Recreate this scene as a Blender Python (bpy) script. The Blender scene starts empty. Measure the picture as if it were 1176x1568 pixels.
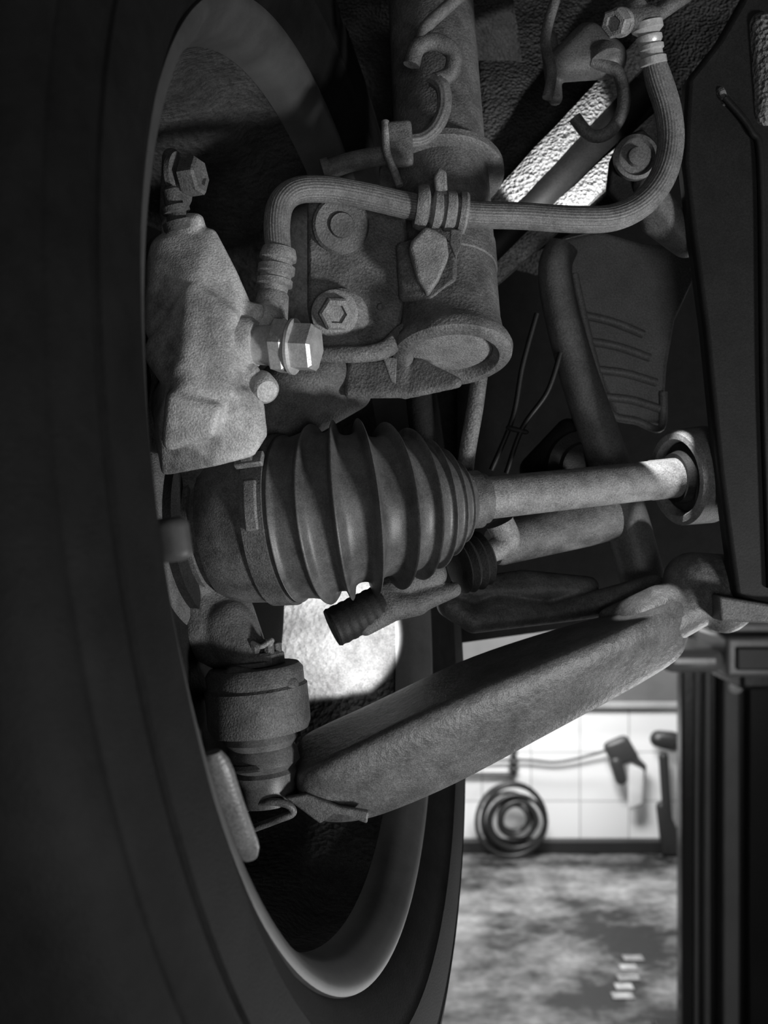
import bpy, bmesh, math, random
from mathutils import Vector, Matrix, noise
random.seed(3)
U=1/3200.0; CZ=1.38; D=1650.0
def K(d): return 1+d/D
def P(u,v,d=0):
    k=K(d); return Vector(((u-588)*k*U, d*U, CZ+(784-v)*k*U))
scn=bpy.context.scene
# ---------------- materials
def mat(name,c1,c2,rough=.6,metal=0.0,ns=90,bs=900,bump=.35,bd=.0006,spec=.5,coat=0,lo=.35,hi=.65,pits=0,stretch=None,speck=.4,ss=1300):
    m=bpy.data.materials.new(name); m.use_nodes=True
    nt=m.node_tree; n=nt.nodes; L=nt.links; b=n['Principled BSDF']
    tc=n.new('ShaderNodeTexCoord')
    a=n.new('ShaderNodeTexNoise'); a.inputs['Scale'].default_value=ns; a.inputs['Detail'].default_value=8; a.inputs['Roughness'].default_value=.7
    if stretch:
        mp=n.new('ShaderNodeMapping'); mp.inputs['Scale'].default_value=stretch; L.new(tc.outputs['Object'],mp.inputs['Vector']); L.new(mp.outputs['Vector'],a.inputs['Vector'])
    else: L.new(tc.outputs['Object'],a.inputs['Vector'])
    r=n.new('ShaderNodeValToRGB'); r.color_ramp.elements[0].position=lo; r.color_ramp.elements[1].position=hi
    r.color_ramp.elements[0].color=(c1,c1,c1,1); r.color_ramp.elements[1].color=(c2,c2,c2,1)
    L.new(a.outputs['Fac'],r.inputs['Fac'])
    col=r.outputs['Color']
    if speck:
        sp=n.new('ShaderNodeTexNoise'); sp.inputs['Scale'].default_value=ss; sp.inputs['Detail'].default_value=3
        L.new(tc.outputs['Object'],sp.inputs['Vector'])
        mr=n.new('ShaderNodeMapRange'); mr.inputs['From Min'].default_value=.3; mr.inputs['From Max'].default_value=.7
        mr.inputs['To Min'].default_value=1-speck; mr.inputs['To Max'].default_value=1+speck
        L.new(sp.outputs['Fac'],mr.inputs['Value'])
        vm=n.new('ShaderNodeVectorMath'); vm.operation='SCALE'; L.new(col,vm.inputs[0]); L.new(mr.outputs['Result'],vm.inputs['Scale'])
        col=vm.outputs['Vector']
    L.new(col,b.inputs['Base Color'])
    f=n.new('ShaderNodeTexNoise'); f.inputs['Scale'].default_value=bs; f.inputs['Detail'].default_value=4
    L.new(tc.outputs['Object'],f.inputs['Vector'])
    h=f.outputs['Fac']
    if pits:
        v=n.new('ShaderNodeTexVoronoi'); v.inputs['Scale'].default_value=pits
        L.new(tc.outputs['Object'],v.inputs['Vector'])
        mm=n.new('ShaderNodeMath'); mm.operation='ADD'; L.new(f.outputs['Fac'],mm.inputs[0]); L.new(v.outputs['Distance'],mm.inputs[1]); h=mm.outputs[0]
    bp=n.new('ShaderNodeBump'); bp.inputs['Strength'].default_value=bump; bp.inputs['Distance'].default_value=bd
    L.new(h,bp.inputs['Height']); L.new(bp.outputs['Normal'],b.inputs['Normal'])
    b.inputs['Roughness'].default_value=rough; b.inputs['Metallic'].default_value=metal
    b.inputs['Specular IOR Level'].default_value=spec
    return m
M_paint=mat('dusty_black_paint',.055,.15,.5,bs=1500,bump=.6)
M_strut=mat('dusty_strut_paint',.075,.18,.55,ns=60,pits=700,bs=1500,bd=.0004,bump=.7)
M_strutl=mat('dusty_strut_cap',.17,.27,.6,ns=120,bs=1200,bump=.8)
M_cast=mat('cast_iron_light',.16,.52,.42,.0,ns=36,bs=1200,bump=.8,bd=.0005,lo=.36,hi=.6,speck=.3)
M_castd=mat('cast_iron_dark',.055,.14,.6,ns=50,bs=1100,bump=.8,bd=.0006)
M_zinc=mat('zinc_plated_steel',.36,.55,.4,.3,ns=120,bs=900,bump=.2,speck=.15)
M_hose=mat('hose_rubber',.10,.17,.5,ns=150,bs=1800,bump=.3)
M_boot=mat('boot_rubber',.05,.13,.46,ns=50,bs=1900,bump=.3,bd=.0003,spec=.55,speck=.3)
M_rub=mat('black_rubber',.012,.022,.6,ns=60,spec=.3)
M_tyre=mat('tyre_rubber',.003,.007,.7,ns=40,spec=.12,speck=0)
M_rim=mat('rim_aluminium_dull',.035,.06,.5,.0,ns=20,bs=300,bump=.03,speck=.1,spec=.35)
M_barrel=mat('rim_barrel_brake_dust',.022,.05,.8,ns=30,bs=420,bump=.8,bd=.0015,pits=260,spec=.15,lo=.38,hi=.62)
M_disc=mat('dark_steel',.006,.012,.75,spec=.2)
M_shaft=mat('shaft_steel_dusty',.15,.27,.48,ns=120,bs=1500,bump=.6)
M_arm=mat('control_arm_paint',.06,.14,.45,ns=60,bs=1300,bump=.6,bd=.0004,pits=300,lo=.38,hi=.68)
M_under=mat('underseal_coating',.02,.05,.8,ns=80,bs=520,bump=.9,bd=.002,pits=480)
M_underl=mat('underseal_sunlit',.3,.45,.8,ns=80,bs=500,bump=1,bd=.002,pits=420)  # sunlit copy of the underseal, sunlight put into the pale colour
M_underm=mat('underseal_lit_grey',.10,.16,.8,ns=80,bs=500,bump=1,bd=.002,pits=420)  # lighter underseal copy, brightness of a lit patch put into the colour
M_black=mat('black_plastic',.006,.012,.5,ns=30,bump=.1,spec=.35)
M_member=mat('stamped_steel_member',.15,.23,.5,ns=30)
M_tube=mat('member_tube_paint',.07,.13,.5,ns=30)
M_dkbay=mat('bay_shade_black',.003,.006,.8,spec=.2)  # near-black colour carries the darkness of the engine bay
# ---------------- mesh helpers
def group(name):
    e=bpy.data.objects.new(name,None); scn.collection.objects.link(e); return e
def fin(bm,name,m,parent,sharp=38,mods=None,recalc=True):
    if recalc: bmesh.ops.recalc_face_normals(bm,faces=bm.faces)
    for f in bm.faces: f.smooth=True
    for e in bm.edges:
        if len(e.link_faces)==2 and e.calc_face_angle(0)>math.radians(sharp): e.smooth=False
    me=bpy.data.meshes.new(name); bm.to_mesh(me); bm.free()
    o=bpy.data.objects.new(name,me); scn.collection.objects.link(o); me.materials.append(m)
    if parent: o.parent=parent
    return o
def basis(ax,ref=None):
    ax=ax.normalized(); ref=ref or (Vector((0,0,1)) if abs(ax.z)<.9 else Vector((0,1,0)))
    n=ax.cross(ref).normalized(); b=n.cross(ax).normalized(); return ax,n,b
def rings_mesh(bm,rings,cap=True):
    R=[[bm.verts.new(p) for p in r] for r in rings]; n=len(R[0])
    for a,b in zip(R,R[1:]):
        for i in range(n):
            j=(i+1)%n; bm.faces.new((a[i],a[j],b[j],b[i]))
    if cap: bm.faces.new(R[0]); bm.faces.new(R[-1])
def lathe(name,o,ax,prof,m,parent,seg=72,cap=True,ref=None,sharp=38):
    ax,n,b=basis(ax,ref); bm=bmesh.new(); rings=[]
    for t,r in prof:
        r=max(r,.01); c=o+ax*t*U
        rings.append([c+(n*math.cos(2*math.pi*i/seg)+b*math.sin(2*math.pi*i/seg))*r*U for i in range(seg)])
    rings_mesh(bm,rings,cap); return fin(bm,name,m,parent,sharp)
def crom(pts,n=8):
    out=[]; L=len(pts)
    for i in range(L-1):
        p0=pts[max(i-1,0)];p1=pts[i];p2=pts[i+1];p3=pts[min(i+2,L-1)]
        for k in range(n):
            t=k/n
            out.append([.5*((2*b)+(-a+c)*t+(2*a-5*b+4*c-d)*t*t+(-a+3*b-3*c+d)*t**3) for a,b,c,d in zip(p0,p1,p2,p3)])
    out.append(list(pts[-1])); return out
def tubew(name,pts,m,parent,seg=24,n=8,ribs=0,amp=0,flat=1.0,sharp=60):
    q=crom(pts,n) if n>1 else pts
    C=[Vector(p[:3]) for p in q]; rr=[p[3] for p in q]; bm=bmesh.new(); rings=[]
    t=(C[1]-C[0]).normalized(); _,nn,_=basis(t)
    for i,c in enumerate(C):
        t=(C[min(i+1,len(C)-1)]-C[max(i-1,0)]).normalized()
        nn=(nn-t*nn.dot(t)).normalized(); bb=t.cross(nn)
        ring=[]
        for k in range(seg):
            a=2*math.pi*k/seg; r=rr[i]*U*(1+amp*math.cos(ribs*a))
            ring.append(c+nn*math.cos(a)*r+bb*math.sin(a)*r*flat)
        rings.append(ring)
    rings_mesh(bm,rings); return fin(bm,name,m,parent,sharp)
def tube(name,pts,r,m,parent,**kw):
    q=[]
    for p in pts:
        rad=p[3] if len(p)>3 else r
        w=P(*p[:3]); q.append((w.x,w.y,w.z,rad*K(p[2])))
    return tubew(name,q,m,parent,**kw)
def plate(name,pts,th,m,parent,bev=3,d=0,sub=0):
    bm=bmesh.new()
    f=[bm.verts.new(P(p[0],p[1],p[2] if len(p)>2 else d)) for p in pts]
    g=[bm.verts.new(v.co+Vector((0,th*U,0))) for v in f]
    bm.faces.new(f); bm.faces.new(g); n=len(f)
    for i in range(n): bm.faces.new((f[i],f[(i+1)%n],g[(i+1)%n],g[i]))
    o=fin(bm,name,m,parent,30)
    if bev:
        b=o.modifiers.new('b','BEVEL'); b.width=bev*U; b.segments=3; b.limit_method='ANGLE'
    return o
def hullbm(bm,sph):
    t=bmesh.new()
    for (u,v,d,r) in sph:
        s=bmesh.ops.create_icosphere(t,subdivisions=3,radius=r*K(d)*U,matrix=Matrix.Translation(P(u,v,d)))
    vs=[v.co.copy() for v in t.verts]; t.free(); t=bmesh.new()
    for c in vs: t.verts.new(c)
    bmesh.ops.convex_hull(t,input=t.verts)
    for v in [v for v in t.verts if not v.link_faces]: t.verts.remove(v)
    bmesh.ops.recalc_face_normals(t,faces=t.faces)
    me=bpy.data.meshes.new('t'); t.to_mesh(me); t.free(); bm.from_mesh(me); bpy.data.meshes.remove(me)
def cast(name,hulls,m,parent,vox=.0010,sm=8):
    bm=bmesh.new()
    for h in hulls: hullbm(bm,h)
    o=fin(bm,name,m,parent,180,recalc=False)
    r=o.modifiers.new('r','REMESH'); r.mode='VOXEL'; r.voxel_size=vox; r.use_smooth_shade=True
    s=o.modifiers.new('s','SMOOTH'); s.iterations=sm; s.factor=.5
    return o
def hexbolt(name,o,ax,r,h,m,parent,wr=0,wh=5,dimple=True):
    if wr: lathe(name+'_washer',o,ax,[(-2,wr*.9),(-2,wr),(wh*.7,wr),(wh,wr*.93),(wh,0)],m,parent,48)
    pr=[(0,r),(h*.85,r),(h,r*.86)]
    pr+= [(h,r*.55),(h-5,r*.5),(h-5,0)] if dimple else [(h,0)]
    return lathe(name+'_head',o+ax.normalized()*(wh if wr else 0)*U,ax,pr,m,parent,6,sharp=20)
def box(name,a,b,m,parent,bev=0.0):
    bm=bmesh.new(); bmesh.ops.create_cube(bm,size=1)
    a=Vector(a);b=Vector(b)
    for v in bm.verts: v.co=Vector([(a[i]+b[i])/2+v.co[i]*(b[i]-a[i]) for i in range(3)])
    o=fin(bm,name,m,parent,30)
    if bev:
        q=o.modifiers.new('b','BEVEL'); q.width=bev; q.segments=3
    return o
# ---------------- axes
A=Vector((.972,-.207,.113)).normalized()
_,NN,UP=basis(A)
if NN.y>0: NN=-NN
if UP.z<0: UP=-UP
C=Vector((-71*U,0,CZ+29*U))
O=P(400,800,25)
def cyl(o,t,r,deg):
    a=math.radians(deg); return o+A*t*U+(NN*math.cos(a)+UP*math.sin(a))*r*U
# ---------------- wheel
W=group('car_wheel')
lathe('tyre',C,A,[(-40,672),(-5,700),(18,722),(34,760),(40,770),(43,772),(46,800),(46,850),(42,852),(42,862),(45,866),(34,905),(30,908),(28,918),(6,948),(-30,966),(-90,974),(-92,950),(-110,950),(-112,975),(-280,978),(-282,952),(-305,952),(-307,978),(-480,974),(-560,940),(-600,850),(-590,740),(-560,690)],M_tyre,W,seg=160,cap=False)
lathe('rim_flange',C,A,[(-60,650),(-34,655),(-18,664),(-6,676),(4,684),(8,694),(6,704),(-6,708),(-30,700)],M_rim,W,seg=200,cap=False)
lathe('rim_barrel',C,A,[(-55,652),(-110,644),(-140,620),(-190,606),(-420,600),(-520,585)],M_barrel,W,seg=160,cap=False)
lathe('wheel_centre',C,A,[(-470,590),(-500,500),(-470,300),(-440,180),(-440,10)],M_disc,W,seg=120,cap=False)
def arcpiece(name,b0,b1,r,t,rad,m):
    q=[]
    for i in range(13):
        p=cyl(C,t,r,-(b0+(b1-b0)*i/12)); e=min(i,12-i); q.append((p.x,p.y,p.z,rad*(.55 if e==0 else .9 if e==1 else 1)))
    tubew(name,q,m,W,seg=16,n=1,flat=.6)
M_wt=mat('weight_lead',.08,.12,.4)
arcpiece('balance_weight_long',23,35,672,6,15,M_wt)
arcpiece('balance_weight_short',3,6.5,672,10,17,M_rim)
# ---------------- brake disc + shield
BD=group('brake_disc')
lathe('dust_shield',C,A,[(-235,190),(-240,300),(-232,440),(-246,448),(-255,440),(-262,190)],M_disc,BD,seg=120,cap=False)
lathe('rotor',C,A,[(-275,200),(-275,425),(-300,425),(-300,200)],M_disc,BD,seg=120,cap=False)
# ---------------- knuckle
KN=group('steering_knuckle')
lathe('hub_carrier',O,A,[(-230,150),(-210,170),(-130,172),(-110,160),(-104,150),(-104,128),(-120,126)],M_castd,KN)
cast('knuckle_arms',[[(300,720,60,40),(330,700,80,40),(420,640,80,45),(470,590,70,40)],[(440,600,70,50),(500,570,60,35),(540,600,90,30),(450,640,90,40)],
  [(300,880,40,45),(350,940,40,40),(370,1000,20,40),(310,960,20,50)],[(300,720,0,40),(275,800,10,40),(300,900,20,40),(290,800,60,60)],[(345,960,10,45),(380,1010,-10,35)]],M_castd,KN,sm=8)
# ---------------- driveshaft
DS=group('driveshaft')
lathe('joint_housing',O,A,[(-112,88),(-96,92),(-96,104),(-80,106),(-78,100),(-70,100),(-66,110),(-50,118),(-30,122),(20,126),(48,128),(50,60)],M_paint,DS,seg=96)
lathe('reluctor_ring',O,A,[(-104,112),(-104,136),(-90,137),(-88,112)],M_rub,DS,seg=96)
lathe('large_boot_clamp',O,A,[(12,127),(12,131),(46,133),(46,127)],M_castd,DS,seg=96)
def patch(name,o,t0,t1,r0,r1,a0,a1,m,parent,bev=2):
    bm=bmesh.new(); n=8; rings=[]
    for i in range(n+1):
        a=a0+(a1-a0)*i/n
        rings.append([cyl(o,t0,r0,a),cyl(o,t1,r0,a),cyl(o,t1,r1,a),cyl(o,t0,r1,a)])
    rings_mesh(bm,rings); ob=fin(bm,name,m,parent,30)
    b=ob.modifiers.new('b','BEVEL'); b.width=bev*U; b.segments=2; b.limit_method='ANGLE'
patch('clamp_buckle',O,5,48,131,142,36,46,M_shaft,DS)
patch('clamp_buckle_lip',O,16,34,140,150,38,43,M_paint,DS)
patch('clamp_tail',O,20,40,131,138,-6,26,M_shaft,DS,3)
for k in range(3): patch('clamp_slot_%d'%k,O,24,36,132,136,50+k*7,54+k*7,M_rub,DS,1)
ridges=[(494,787,12,139,-12),(526,781,8,139,-3),(561,777,8,137,9),(600,775,16,129,17),(633,772,27,117,20),(660,771,37,101,20),(683,769,45,83,20),(702,768,52,64,20)]
def nrm(y): y=math.radians(y); return Vector((math.cos(y),math.sin(y),.113)).normalized()
R=[(P(u,v,d),nrm(y),r*K(d)) for u,v,d,r,y in ridges]
depths=[17,25,26,20,13,10,8]
sm=[(O+A*40*U,A,127),(O+A*52*U,A,130)]
prev=(O+A*52*U,A,130)
allr=[prev]+R
for i in range(len(allr)-1):
    a,b=allr[i],allr[i+1]; dep=8 if i==0 else depths[i-1]; n=32
    for k in range(n):
        s=k/n; c=abs(math.cos(math.pi*s))
        rr=a[2]*(1-s)+b[2]*s-dep*(.75*(1-c**16)+.25*(1-c**3))
        sm.append((a[0].lerp(b[0],s),a[1].lerp(b[1],s).normalized(),rr))
sm.append(R[-1])
Bs=P(725,765,58); Be=P(1050,730,192); B=(Be-Bs).normalized()
for s,rr in ((.3,54),(.6,46),(.8,43),(1,42)): sm.append((R[-1][0].lerp(Bs,s),B,rr))
bm=bmesh.new(); rings=[]
for c,n,r in sm:
    bb=(UP-n*UP.dot(n)).normalized(); cc=n.cross(bb)
    rings.append([c+(cc*math.cos(2*math.pi*i/96)+bb*math.sin(2*math.pi*i/96))*r*U for i in range(96)])
rings_mesh(bm,rings); fin(bm,'cv_boot',M_boot,DS,80)
lathe('small_boot_clamp',Bs,B,[(-14,42),(-14,46),(8,46),(8,40),(20,40),(22,34)],M_paint,DS)
tube('small_clamp_tab',[(712,738,20),(724,742,20)],8,M_shaft,DS,n=2)
Ls=(Be-Bs).length/U
lathe('shaft',Bs,B,[(0,34),(Ls*.7,33),(Ls-70,33),(Ls-68,34),(Ls+30,34)],M_shaft,DS)
lathe('inner_joint_seal',Be,B,[(-22,34),(-24,42),(-10,46),(-6,58),(10,60)],M_rub,DS)
lathe('inner_joint_flange',Be,B,[(8,60),(-14,62),(-20,66),(-20,76),(-14,82),(40,84),(46,70),(90,70)],M_shaft,DS)
# ---------------- control arm
CA=group('control_arm')
sec=[
(450,1130,110,1182,-50,1228,-45),(476,1112,120,1174,-66,1262,-58),(540,1084,130,1142,-74,1264,-56),(600,1056,150,1112,-68,1246,-48),(700,1006,170,1066,-52,1203,-28),(800,972,190,1024,-32,1148,-6),(900,944,200,984,-5,1094,20),(960,930,205,958,20,1062,45),(1010,912,205,934,60,1032,75),(1060,890,205,910,100,1000,105)]
bm=bmesh.new(); rings=[]
for u,tv,td,rv,rd,bv,bd in sec:
    m=(rv+bv)/2; md=(rd+bd)/2
    q=lambda v,d:P(u,v,d)
    rings.append([q(tv,td),q((tv+rv)/2-1,(td+rd)/2),q(rv-2,rd+12),q(rv+5,rd-2),q(rv*.66+bv*.34,rd-2),q(rv*.33+bv*.67,bd+8),q(bv-12,bd+26),q(bv,bd+45),q(bv-6,bd+70),q(m,td+10),q(tv+14,td+15)])
rings_mesh(bm,rings)
o=fin(bm,'arm_beam',M_arm,CA,80); s=o.modifiers.new('s','SUBSURF'); s.levels=s.render_levels=2
cast('arm_inner_mount',[[(990,960,130,44),(1050,930,150,40),(1090,900,160,45)],[(1060,890,160,45),(1110,930,150,40),(1130,900,170,50)],[(930,945,170,14),(1010,925,140,30)]],M_arm,CA,sm=8)
cast('arm_rear_flange',[[(690,925,240,22),(725,950,230,20)],[(725,950,230,20),(760,925,240,20),(840,940,240,16)],[(840,940,240,16),(940,925,220,18),(1000,905,200,25)],[(700,905,240,18),(800,890,250,18),(900,900,250,18)]],M_arm,CA,sm=5)
plate('arm_outer_lip',[(436,1222),(470,1216),(520,1236),(565,1243),(562,1262),(530,1250),(510,1247),(490,1262)],14,M_arm,CA,3,d=-62)
tube('arm_hole_rim',[(375,1238,-40),(410,1228,-60),(440,1232,-64),(448,1245,-60),(425,1255,-60),(390,1268,-45)],6,M_arm,CA)
# ---------------- ball joint
BJ=group('ball_joint')
ju=Vector((-.10,0,1)).normalized(); jo=P(398,1112,-15)
lathe('socket_body',jo,ju,[(-6,60),(-6,74),(4,78),(60,78),(64,74),(84,74),(92,68),(92,30)],M_castd,BJ)
cast('pinch_clamp',[[(360,1040,-60,20),(440,1050,-50,18),(440,1105,-55,14),(350,1095,-60,18),(340,1060,20,25),(450,1080,10,18)]],M_castd,BJ,sm=5)
lathe('stud_washer',jo,ju,[(92,40),(94,42),(100,40),(100,20)],M_castd,BJ)
lathe('stud_nut',P(404,1024,-15),ju,[(0,33),(22,33),(26,29),(26,12)],M_castd,BJ,6,sharp=20)
for k in range(6):
    a=k*math.pi/3; lathe('nut_castle_%d'%k,P(404,1024,-15)+Vector((math.cos(a)*20,math.sin(a)*20,25))*U,ju,[(0,8),(14,8),(16,6)],M_castd,BJ,8)
lathe('stud_tip',P(402,1000,-15),ju,[(0,12),(16,12),(20,8)],M_castd,BJ,20)
tube('split_pin',[(386,984,-35),(400,990,-42),(416,980,-38),(412,990,-35)],4,M_shaft,BJ)
lathe('joint_gaiter',P(398,1118,-15),-ju,[(0,52),(14,56),(24,50),(32,54),(48,56),(58,46),(64,50),(80,44),(110,46)],M_boot,BJ)
lathe('gaiter_ring',P(388,1160,-15),-ju,[(0,56),(6,58),(10,56)],M_rub,BJ)
# ---------------- tie rod & link
TR=group('tie_rod')
tdv=(P(930,785,230)-P(720,850,130)).normalized()
lathe('tie_rod_gaiter',P(695,868,118),tdv,[(0,30),(8,48),(14,40),(22,50),(30,42),(38,50),(46,40),(54,46),(62,34)],M_rub,TR)
lathe('tie_rod_tube',P(755,838,150),tdv,[(0,30),(10,34),(180,48),(230,50),(240,20)],M_paint,TR)
tube('tie_rod_neck',[(765,800,130,22),(775,830,135,20),(740,850,130,16)],20,M_shaft,TR)
SL=group('stabiliser_link')
sd=(P(590,925,70)-P(502,968,50)).normalized()
lathe('link_bushing',P(508,962,50),sd,[(0,20),(0,30)]+[x for k in range(6) for x in ((4+k*14,32),(7+k*14,31),(10+k*14,31),(13+k*14,32))]+[(92,28)],M_rub,SL)
cast('link_arm',[[(560,960,50,14),(600,930,60,22),(585,905,60,12)],[(600,930,60,22),(640,925,70,18)],[(640,922,70,18),(695,903,80,12)],[(600,905,80,25),(660,880,90,25)]],M_castd,SL,sm=5)
# ---------------- strut
ST=group('suspension_strut')
so=P(693,545,15); sa=Vector((-.03,math.sin(math.radians(22)),math.cos(math.radians(22)))).normalized()
lathe('strut_body',so,sa,[(14,0.1),(14,62),(2,64),(-6,72),(-6,84),(0,92),(10,94),(20,90),(30,82),(60,78),(150,78),(152,80),(200,80),(202,78),(345,78)],M_strut,ST,seg=96)
lathe('strut_cap',so,sa,[(12,64),(9,60),(7,40),(8,.1)],M_strutl,ST)
lathe('spring_seat',so,sa,[(338,78),(336,96),(340,104),(352,104),(356,96),(372,74)],M_strut,ST,seg=96)
lathe('strut_upper_tube',so,sa,[(360,76),(800,76)],M_strut,ST,seg=96)
plate('knuckle_bracket',[(470,292,15),(560,288,15),(615,296,30),(625,360,30),(618,470,20),(612,505,10),(585,538,0),(548,546,-5),(500,546,-5),(478,515,0),(470,470,5)],22,M_strut,ST,7)
plate('bracket_rib',[(606,372,5),(640,362,-5),(700,368,-20),(700,430,-30),(660,458,-35),(612,462,-8)],16,M_strut,ST,8)
tube('bracket_flange',[(640,498,30,9),(615,512,5,9),(592,534,-20,9),(560,542,-30,8),(525,543,-32,8),(492,543,-28,7)],9,M_strut,ST,flat=1.6)
plate('bracket_web',[(585,545),(608,548),(606,588),(598,584)],8,M_strut,ST,2,d=-22)
cast('bracket_underside',[[(535,602,40,9),(620,600,30,10),(620,560,40,10),(540,560,50,10)],[(700,586,10,9),(620,603,30,9),(640,560,40,12)]],M_strut,ST)
bx=Vector((.2,-.95,-.22))
lathe('bolt_boss',P(520,486,4),bx,[(0,44),(10,44),(14,38),(14,10)],M_strut,ST)
hexbolt('lower_bolt',P(512,480,-10),bx,27,22,M_shaft,ST,wr=36,wh=6)
lathe('upper_bolt_boss',P(521,345,10),bx,[(0,44),(8,44),(12,40),(12,20),(18,18),(18,5)],M_castd,ST)
for (a,b) in ((490,365),(582,470),(565,520)): lathe('rivet',P(a,b,8),bx,[(0,6),(6,5),(8,2)],M_strut,ST,12)
tube('sensor_pipe',[(498,262,60),(530,250,60),(560,243,60),(600,236,50)],15,M_paint,ST)
lathe('pipe_collar',P(498,262,60),Vector((1,0,.3)),[(-4,17),(-4,20),(8,20),(8,17)],M_paint,ST)
cast('sensor_clip',[[(598,195,30,9),(622,192,30,9),(626,248,30,8),(600,250,30,9),(600,220,60,12)]],M_paint,ST,sm=3)
tube('clip_band',[(590,186,28),(592,230,20),(604,262,15),(612,285,12)],6,M_shaft,ST)
tube('sensor_wire',[(664,122,60),(678,135,50),(680,165,50),(668,195,50),(648,212,50),(628,216,45)],11,M_hose,ST,ribs=10,amp=.05,seg=40)
tube('wire_grommet',[(630,100,60),(640,72,60),(668,64,60),(694,82,62),(690,112,65),(668,124,60)],13,M_paint,ST)
tube('wire_upper',[(648,75,60),(650,45,60),(680,15,70),(720,-20,90)],10,M_hose,ST)
# ---------------- brake hose
BH=group('brake_hose')
tube('hose',[(427,392,-85,19),(424,345,-85),(431,311,-80),(455,292,-70),(500,290,-55),(560,300,-40),(640,318,-28),(720,328,-18),(800,331,-5),(880,336,5),(940,333,15),(985,310,22),(1015,270,26),(1027,220,26),(1023,170,22),(1008,120,15),(1000,92,10,17)],20,M_hose,BH,seg=112,n=10,ribs=28,amp=.022)
fd=(P(416,470,-88)-P(427,388,-85)).normalized()
lathe('crimp_fitting',P(427,385,-85),fd,[(-4,18),(-4,24),(6,27),(12,27),(14,22),(20,22),(22,27),(32,27),(34,23),(40,23),(42,26),(50,26),(52,21),(60,20),(64,23),(84,25),(98,26),(100,12)],M_shaft,BH)
cast('banjo_eye',[[(416,470,-95,18),(404,486,-115,20)],[(385,478,-120,16),(420,490,-115,14),(400,520,-125,20)],[(380,540,-130,16),(382,490,-130,12)]],M_cast,BH,vox=.0009,sm=4)
hx=Vector((.96,-.26,-.08)).normalized(); hb=P(384,528,-135)
lathe('banjo_sleeve',hb,hx,[(0,27),(38,28)],M_zinc,BH)
lathe('banjo_nut',hb+hx*40*U,hx,[(-4,34),(0,40),(16,40),(20,36)],M_zinc,BH,6,sharp=20)
lathe('banjo_washer',hb+hx*60*U,hx,[(0,36),(2,39),(6,39),(8,35)],M_zinc,BH)
hexbolt('banjo_bolt',hb+hx*68*U,hx,35,30,M_zinc,BH,dimple=False)
lathe('top_fitting',P(1000,95,10),P(990,35,0)-P(1000,95,10),[(-6,17),(-4,21),(6,21),(8,17),(16,17),(18,20),(24,20),(26,16),(32,20),(38,20),(40,15),(48,24),(58,24),(62,14)],M_zinc,BH)
cast('top_banjo',[[(990,30,0,22),(960,30,-5,18)],[(950,35,-5,14),(975,12,0,16)],[(1010,20,0,12),(1050,-10,10,14)]],M_castd,BH,sm=3)
hexbolt('top_bolt',P(950,34,-10),Vector((-.6,-.7,-.4)),22,20,M_shaft,BH,wr=22)
lathe('bracket_clip_a',P(646,318,-27),Vector((1,.1,-.1)),[(-10,24),(-10,30),(-2,34),(6,34),(8,28),(10,24)],M_shaft,BH)
lathe('bracket_clip_b',P(660,320,-26),Vector((1,.1,-.1)),[(0,22),(4,28),(14,28),(16,25),(20,25),(22,30),(34,30),(38,25),(42,23),(42,30),(50,32),(54,30),(54,22)],M_shaft,BH)
plate('hose_bracket_tab',[(652,345,-50),(630,368,-50),(626,380,-50),(640,430,-55),(655,452,-55),(672,428,-55),(688,392,-50),(684,362,-50),(668,352,-50)],26,M_shaft,BH,6)
plate('hose_bracket_ear',[(668,300,-40),(664,270,-40),(672,254,-40),(684,262,-40),(686,300,-40)],16,M_shaft,BH,4)
plate('clip_spring',[(690,350,-40),(708,352,-40),(706,378,-40),(698,396,-40),(688,372,-40)],8,M_paint,BH,2)
# ---------------- brake caliper
BC=group('brake_caliper')
cast('caliper_casting',[
 [(262,390,-100,34),(300,358,-105,14),(322,362,-112,12),(352,420,-130,12),(374,470,-130,12),(350,500,-145,26),(262,500,-110,40),(300,430,-140,24),(262,420,-60,40)],
 [(300,450,-150,22),(346,490,-158,22),(370,540,-150,14),(346,600,-175,18),(290,600,-170,28),(262,540,-120,40)],
 [(286,570,-165,28),(350,600,-178,14),(394,612,-150,10),(400,664,-152,10),(384,692,-150,8),(330,706,-155,8),(254,720,-110,8),(262,650,-150,20),(270,620,-60,40)],
 [(360,470,-135,10),(398,472,-135,8),(396,484,-135,8),(360,500,-135,14)],
 [(330,560,-150,20),(384,572,-148,16),(384,610,-150,14)],
 [(268,610,-185,14),(330,628,-190,12),(322,660,-186,12),(262,676,-170,14)],
 [(300,340,-110,14),(270,350,-90,24),(290,390,-100,28)]],M_cast,BC,sm=8)
lathe('banjo_boss',P(350,526,-132),hx,[(0,40),(34,38),(42,32),(42,10)],M_cast,BC)
lathe('casting_ear',P(398,590,-138),Vector((.45,-.8,-.4)),[(0,22),(22,20),(28,15),(28,.1)],M_cast,BC,40)
lathe('bleed_boss',P(278,355,-105),Vector((-.25,-.1,1)),[(0,24),(14,24),(16,17),(26,15),(28,20),(36,20),(38,13),(60,12),(64,8)],M_castd,BC)
lathe('slide_pin_flange',P(268,270,-80),Vector((.95,-.3,0)),[(0,34),(8,34),(10,14),(26,14)],M_castd,BC)
hexbolt('slide_pin_bolt',P(284,272,-86),Vector((.95,-.3,.05)),28,26,M_castd,BC)
cast('caliper_carrier',[[(262,330,-80,18),(262,240,-60,14),(275,300,-60,20)],[(255,660,-60,40),(270,690,20,30),(280,560,0,50)],[(270,400,-40,50),(270,560,-20,50)]],M_castd,BC)
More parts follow.
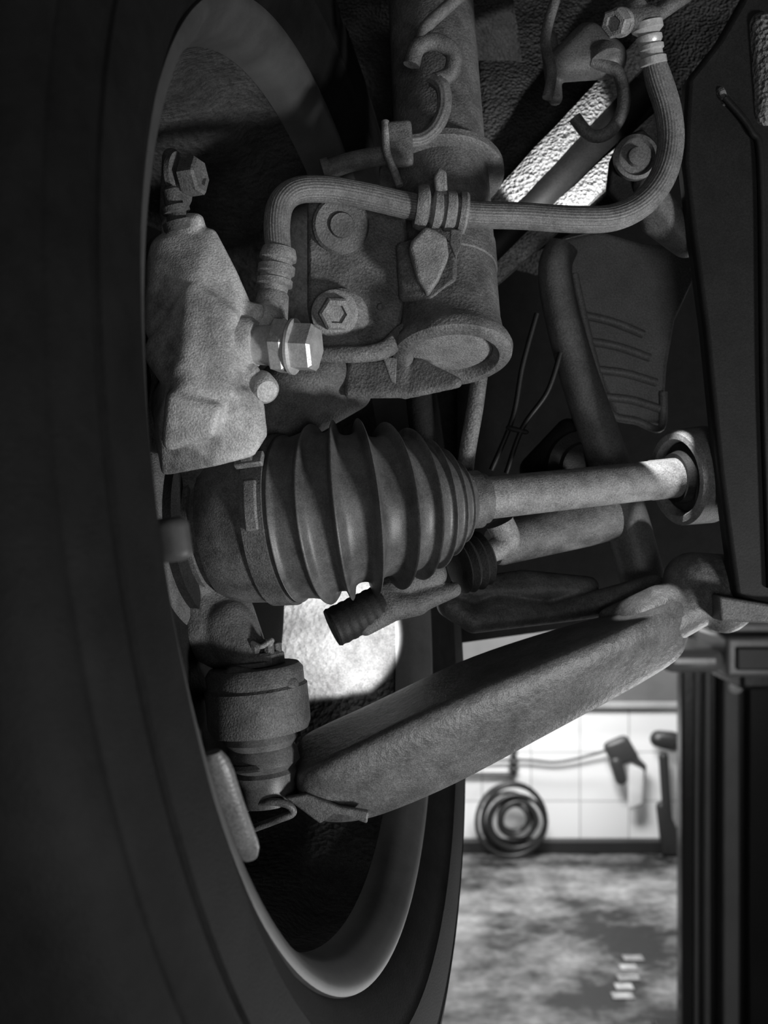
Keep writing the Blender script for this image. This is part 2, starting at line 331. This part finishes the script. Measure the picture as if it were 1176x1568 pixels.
# ---------------- car body parts
WA=group('wheel_arch')
def shell(name,r,t0,t1,a0,a1,m):
    bm=bmesh.new(); na=90; ntt=40; g=[]
    for i in range(na+1):
        row=[]
        for j in range(ntt+1):
            a=a0+(a1-a0)*i/na; t=t0+(t1-t0)*j/ntt
            p=cyl(C,t,r,a); p+= (p-C).normalized()*noise.noise(p*60)*.003
            row.append(bm.verts.new(p))
        g.append(row)
    for i in range(na):
        for j in range(ntt): bm.faces.new((g[i][j],g[i+1][j],g[i+1][j+1],g[i][j+1]))
    o=fin(bm,name,m,WA,180); s=o.modifiers.new('s','SOLIDIFY'); s.thickness=.002
shell('arch_shell',1090,-500,330,80,190,M_under)
UB=group('car_underbody')
def sheet(name,c,m,parent,amp=.004,n=50):
    c=[P(*x) for x in c]; bm=bmesh.new(); g=[]
    for i in range(n+1):
        row=[]
        for j in range(n+1):
            s=i/n;t=j/n; p=(c[0]*(1-s)+c[1]*s)*(1-t)+(c[3]*(1-s)+c[2]*s)*t
            p=p+Vector((0,1,.3))*noise.noise(p*45)*amp; row.append(bm.verts.new(p))
        g.append(row)
    for i in range(n):
        for j in range(n): bm.faces.new((g[i][j],g[i+1][j],g[i+1][j+1],g[i][j+1]))
    o=fin(bm,name,m,parent,180); s=o.modifiers.new('s','SOLIDIFY'); s.thickness=.002
sheet('floor_pan',[(735,-260,700),(1250,-260,700),(1250,160,480),(735,430,480)],M_under,UB)
sheet('bay_dark_backing',[(700,300,900),(1300,100,900),(1300,900,900),(700,985,900)],M_dkbay,UB,.001,10)  # sheet added behind the gaps, bay shade put into its colour
def rail(name,a,b,h1,h2,m):
    bm=bmesh.new(); rings=[]; n=24
    for i in range(n+1):
        s=i/n; u=a[0]*(1-s)+b[0]*s; v=a[1]*(1-s)+b[1]*s; d=a[2]*(1-s)+b[2]*s; h=h1*(1-s)+h2*s
        w=noise.noise(Vector((u*.02,v*.02,3)))*3
        rings.append([P(u,v-h+w,d),P(u,v-h*.3,d-12),P(u,v+h+w,d-14),P(u,v+h+4,d+8),P(u,v-h,d+30)])
    rings_mesh(bm,rings); fin(bm,name,m,UB,40)
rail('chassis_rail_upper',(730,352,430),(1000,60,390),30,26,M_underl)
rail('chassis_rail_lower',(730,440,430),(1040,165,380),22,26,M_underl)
tube('chassis_rail_web',[(740,395,450),(840,290,440),(980,140,430)],34,M_black,UB)
box('underbody_light_block',(-.15,.06,CZ+.37),(1.3,1.6,CZ+.43),M_dkbay,UB,.005)  # car floor slab, added to block light from above
SM=group('suspension_crossmember')
plate('stamped_panel',[(832,392),(850,368),(915,352),(985,372),(1062,378),(1062,430),(1034,490),(1022,560),(1016,652),(945,640),(905,540),(880,450)],20,M_member,SM,8,d=330)
for i,(a,b,c,e) in enumerate([(890,482,985,512),(897,522,995,548),(910,566,1005,586),(925,608,1010,626)]):
    tube('rib_%d'%i,[(a,b,328),((a+c)/2,(b+e)/2-4,324),(c,e,328)],8,M_member,SM,flat=.8)
tube('panel_edge_bead',[(880,420,322),(895,490,322),(915,570,322),(935,632,322),(975,645,322),(1012,655,322),(1016,600,322)],6,M_member,SM)
tube('member_tube',[(862,378,320,24),(850,410,315,26),(858,470,310,27),(885,570,305,29),(925,690,300,32),(960,800,300,34),(990,910,300,34)],28,M_tube,SM)
lathe('engine_mount',P(880,720,330),Vector((.3,-.9,0)),[(0,70),(30,70),(34,50),(40,46),(40,5)],M_rub,SM)
cast('mount_bracket',[[(820,720,320,25),(870,660,330,20),(930,760,330,30),(860,780,320,30)]],M_disc,SM)
SF=group('subframe_side_member')
plate('side_panel',[(1052,120),(1100,60),(1180,-80),(1500,-80),(1500,960),(1180,938),(1126,915),(1100,720),(1078,500),(1058,350),(1046,250)],40,M_black,SF,10,d=90)
plate('side_panel_flange',[(1100,912),(1180,925),(1300,930),(1300,958),(1104,952)],60,M_tube,SF,5,d=70)
tube('side_panel_bead',[(1110,150,86),(1150,200,86),(1165,260,86),(1170,600,86),(1180,900,86)],6,M_black,SF)
cast('lit_body_patch',[[(1165,40,95,20),(1180,100,95,25),(1170,180,95,16)],[(1103,140,92,8),(1110,158,92,7)]],M_underm,SF)  # lit body surface, its brightness is in the lighter colour
BB=group('bushing_bracket')
plate('bracket_eye_plate',[(930,290),(935,245),(950,210),(985,195),(1008,220),(1010,270),(990,310),(960,322)],20,M_disc,BB,6,d=120)
lathe('bushing',P(972,243,110),Vector((0,-1,-.1)),[(0,36),(14,36),(16,30),(10,26),(10,16),(20,14),(20,4)],M_tube,BB)
cast('bracket_body',[[(990,290,130,25),(1050,370,150,25),(1000,340,150,20)],[(860,100,200,25),(900,60,200,25),(930,90,200,30)],[(840,60,220,14),(850,150,200,12)]],M_tube,BB)
tube('vent_pipe',[(905,95,180),(945,110,180),(955,160,180),(935,200,180),(905,208,180),(880,180,180)],10,M_paint,BB)
tube('clip_hook',[(850,0,180),(835,60,180),(845,110,175),(838,150,170)],8,M_castd,BB)
lathe('breather_cap',P(920,80,190),Vector((.3,-.3,-.9)),[(0,26),(10,30),(20,30),(22,20)],M_castd,BB)
WH=group('wiring_harness')
tube('cable_a',[(822,480,260),(800,560,260),(785,640,260),(752,720,260)],4,M_black,WH)
tube('cable_b',[(858,540,250),(838,600,250),(800,655,250),(775,725,250)],4,M_black,WH)
cast('cable_tie',[[(778,655,252,5),(806,662,248,5)]],M_rub,WH)
DR=group('damper_rod')
tube('rod',[(738,540,110),(728,620,115),(716,690,120),(708,760,125)],13,M_strut,DR)
tube('pipe_behind',[(640,590,160,20),(650,700,160,20)],20,M_disc,DR)
# ---------------- workshop
def simple(name,c,rough=.5,metal=0):
    return mat(name,c*.85,c*1.1,rough,metal,ns=6,bs=80,bump=.1,bd=.002,speck=0)
Mt=bpy.data.materials.new('white_tiles'); Mt.use_nodes=True; nt=Mt.node_tree; b=nt.nodes['Principled BSDF']
tc=nt.nodes.new('ShaderNodeTexCoord'); sx=nt.nodes.new('ShaderNodeSeparateXYZ'); cb=nt.nodes.new('ShaderNodeCombineXYZ')
nt.links.new(tc.outputs['Object'],sx.inputs[0]); nt.links.new(sx.outputs['X'],cb.inputs['X']); nt.links.new(sx.outputs['Z'],cb.inputs['Y'])
br=nt.nodes.new('ShaderNodeTexBrick'); br.offset=0; br.inputs['Scale'].default_value=1
br.inputs['Brick Width'].default_value=.2; br.inputs['Row Height'].default_value=.2; br.inputs['Mortar Size'].default_value=.003
br.inputs['Color1'].default_value=(.85,.85,.85,1); br.inputs['Color2'].default_value=(.74,.74,.74,1); br.inputs['Mortar'].default_value=(.45,.45,.45,1)
nt.links.new(cb.outputs[0],br.inputs['Vector']); nt.links.new(br.outputs['Color'],b.inputs['Base Color']); b.inputs['Roughness'].default_value=.25
M_wall=simple('painted_plaster',.3,.8); M_dado=simple('grey_dado_paint',.11,.6); M_fl=mat('concrete_with_reflections',.012,.34,.5,ns=2.3,bs=60,bump=.2,bd=.003,lo=.42,hi=.66,stretch=(.9,1.1,1),speck=.25,ss=40,spec=.4)  # concrete mottling also paints the pale reflection patches on the floor
M_ceil=simple('ceiling_paint',.2,.9); M_ds=simple('dark_skirting',.015,.5); M_post=simple('lift_paint',.012,.25); M_postl=simple('lift_steel_highlight',.15,.3)  # pale lift tone also carries the column's vertical highlights
M_coil=simple('coiled_rubber',.02,.4); M_white=simple('white_plastic',.6,.4); M_mark=mat('worn_floor_paint',.12,.5,.6,ns=14,speck=0)
YB=3.884
box('floor',(-3,-2.6,-.1),(3.2,YB+.1,0),M_fl,None)
box('wall_back',(-3,YB,0),(3.2,YB+.1,3.4),Mt,None)
box('wall_left',(-3.1,-2.6,0),(-3,YB,3.4),M_wall,None)
box('wall_right',(3.2,-2.6,0),(3.3,YB,3.4),M_wall,None)
box('wall_front',(-3,-2.7,0),(3.2,-2.6,3.4),M_wall,None)
box('ceiling',(-3.1,-2.7,3.4),(3.3,YB+.1,3.5),M_ceil,None)
box('baseboard_back',(-3,YB-.05,0),(3.2,YB,.05),M_ds,None,.004)
box('trim_1',(-3,YB-.04,.585),(3.2,YB,.61),M_wall,None,.004)
box('trim_2',(-3,YB-.02,.61),(3.2,YB,.95),M_dado,None,.004)
VL=group('vehicle_lift')
y=2.18
box('column_outer',(.745,y,0),(.80,y+.05,2.9),M_post,VL,.006)
box('column_back',(.80,y+.06,0),(1.1,y+.12,2.9),M_post,VL,.004)
box('column_rail',(.775,y-.012,0),(.783,y,2.9),M_postl,VL,.003)
box('column_inner',(.85,y,0),(.89,y+.06,2.9),M_postl,VL,.006)
box('chain_guard',(.815,y+.03,0),(.825,y+.06,2.9),M_postl,VL,.002)
box('column_far',(.92,y+.02,0),(1.05,y+.06,2.9),M_post,VL,.006)
box('base_plate',(.72,y-.05,0),(1.15,y+.2,.02),M_post,VL,.004)
lathe('bright_spot_disc',Vector((.878,y-.0,.945)),Vector((0,-1,0)),[(0,60),(20,60),(30,40)],M_white,VL,24)  # white disc added for a bright point of light on the column
y2=1.6
box('arm_block',(.672,y2,1.055),(.80,y2+.2,1.135),M_postl,VL,.008)
box('arm_recess_shade',(.69,y2-.01,1.07),(.78,y2+.01,1.115),M_ds,VL,.004)  # raised near-black box paints the shade of a recess
box('arm_pad_plate',(.545,y2-.02,1.065),(.665,y2+.18,1.115),M_postl,VL,.02)
box('arm_carriage',(.76,y2+.18,1.0),(.92,y+.02,1.13),M_post,VL,.01)
box('arm_top_rail',(.64,y2,1.145),(.95,y2+.1,1.16),M_postl,VL,.003)
HC=group('coiled_air_hose')
random.seed(5)
for k in range(8):
    r=.052+.0125*k; cx=.515+random.uniform(-.018,.018); cz=max(r+.012,.150+random.uniform(-.01,.012)); yy=YB-.08-random.uniform(0,.05)
    sq=random.uniform(.84,1.0)
    pts=[(cx+r*math.cos(a),yy+.01*math.sin(a*1.5),cz+sq*r*math.sin(a)*(1.12 if math.sin(a)>0 else 1),26) for a in [i*math.pi/16 for i in range(33)]]
    tubew('hose_loop_%d'%k,pts,M_coil,HC,seg=12,n=1)
WP=group('water_standpipe')
tubew('riser',[(.527,YB-.03,.31,30),(.527,YB-.03,.42,30)],M_coil,WP,n=1)
tubew('feed_pipe',[(-.5,YB-.025,.315,26),(.52,YB-.025,.315,26)],M_coil,WP,n=1)
for z,r in ((.34,18),(.37,16),(.41,10)):
    lathe('valve_%d'%(z*100),Vector((.527,YB-.03,z)),Vector((0,0,1)),[(-20,30),(-20,60),(0,r*4),(20,50),(20,30)],M_coil,WP,24)
tubew('supply_hose',[(.1,YB-.03,.36,18),(.53,YB-.03,.375,18),(.7,YB-.03,.365,18),(.85,YB-.04,.40,18),(.93,YB-.05,.43,18)],M_coil,WP,n=8)
WG=group('wash_gun')
def wcast(name,hs,m,parent):
    bm=bmesh.new()
    for h in hs:
        t=bmesh.new()
        for x,yv,z,r in h: bmesh.ops.create_icosphere(t,subdivisions=2,radius=r,matrix=Matrix.Translation((x,yv,z)))
        vs=[v.co.copy() for v in t.verts]; t.free(); t=bmesh.new()
        for c in vs: t.verts.new(c)
        bmesh.ops.convex_hull(t,input=t.verts)
        for v in [v for v in t.verts if not v.link_faces]: t.verts.remove(v)
        me=bpy.data.meshes.new('t'); t.to_mesh(me); t.free(); bm.from_mesh(me)
    return fin(bm,name,m,parent,60)
yw=YB-.08
M_gun=simple('gun_plastic',.04,.4)
wcast('gun_body',[[(.90,yw,.44,.02),(.96,yw,.46,.025),(1.0,yw,.40,.02),(.93,yw,.38,.02)],[(.93,yw,.38,.028),(.95,yw,.31,.025)],[(.99,yw,.40,.02),(1.04,yw,.36,.012)],[(1.04,yw,.36,.012),(1.03,yw,.26,.010)]],M_gun,WG)
wcast('hanging_cloth',[[(.99,yw,.36,.012),(1.03,yw,.34,.015),(1.02,yw,.22,.02),(.99,yw,.20,.012)]],M_white,WG)
GR=group('wall_grinder')
wcast('grinder_body',[[(1.10,yw,.47,.035),(1.16,yw,.46,.04)],[(1.12,yw,.40,.02),(1.14,yw,.10,.02)]],M_coil,GR)
wcast('grinder_stand',[[(1.11,yw,.2,.02),(1.13,yw,.02,.02),(1.2,yw,.02,.02)]],M_ds,GR)
FM=group('floor_marking')
for k,(xx,dist,wd) in enumerate([(.47,3.07,.06),(.492,3.13,.05),(.512,3.19,.062),(.535,3.26,.05),(.56,3.33,.06)]):
    xx+=.18
    box('stripe_%d'%k,(xx,dist-.5156-.02,0.0),(xx+wd,dist-.5156+.02,.003),M_mark,FM)
# ---------------- lights
def area(name,loc,tgt,size,e,sy=None):
    l=bpy.data.lights.new(name,'AREA'); l.energy=e; l.size=size
    if sy: l.shape='RECTANGLE'; l.size_y=sy
    o=bpy.data.objects.new(name,l); scn.collection.objects.link(o); o.location=loc
    o.rotation_euler=(Vector(tgt)-Vector(loc)).to_track_quat('-Z','Y').to_euler(); return o
def spot(name,loc,tgt,deg,e,blend=.2,rad=.002):
    l=bpy.data.lights.new(name,'SPOT'); l.energy=e; l.spot_size=math.radians(deg); l.spot_blend=blend; l.shadow_soft_size=rad
    o=bpy.data.objects.new(name,l); scn.collection.objects.link(o); o.location=loc
    o.rotation_euler=(Vector(tgt)-Vector(loc)).to_track_quat('-Z','Y').to_euler(); return o
area('inspection_lamp',(1.05,-.8,.75),(0,0,1.35),.18,19)
area('camera_fill_light',(.12,-1.3,1.15),(.1,0,1.38),.3,2.2)  # added fill light near the camera, lifts the shadowed panel
area('rear_rim_light',(.95,1.0,.55),(0.05,0,1.36),.2,4)  # added rim light from behind, for edges and undersides
area('wall_wash_light',(.6,3.0,3.2),(.6,3.7,0.3),1.6,60,.3)  # unseen light added to brighten the back wall
area('wall_wash_light.001',(.5,2.9,1.3),(.75,3.85,0.35),.5,28,.3)  # second added wall light, hangs unseen at mid height
spot('added_spot_shaft',P(1010,480,20),P(1022,722,175),20,1.0)  # unseen spot added above the shaft, stands in for a sun patch
spot('added_spot_barrel',P(560,890,330),P(485,1010,720),58,7)  # spot added behind the boot to make the sunlit barrel patch
spot('added_spot_rail',P(880,360,180),P(850,255,400),44,1.1)  # close spot added to light the rails like sun
spot('added_spot_arm',P(970,760,40),P(1000,950,110),34,.2)  # small added spot imitates sunlight on the arm end
w=bpy.data.worlds.new('w'); scn.world=w; w.use_nodes=True; w.node_tree.nodes['Background'].inputs[0].default_value=(.01,.01,.01,1)
# ---------------- camera
cam=bpy.data.cameras.new('camera'); co=bpy.data.objects.new('camera',cam); scn.collection.objects.link(co)
co.location=(0,-D*U,CZ); co.rotation_euler=(math.pi/2,0,0)
cam.sensor_fit='VERTICAL'; cam.sensor_height=36; cam.lens=1650/1568*36; cam.clip_start=.01
cam.dof.use_dof=True; cam.dof.focus_distance=.49; cam.dof.aperture_fstop=14
scn.camera=co
scn.view_settings.view_transform='Standard'
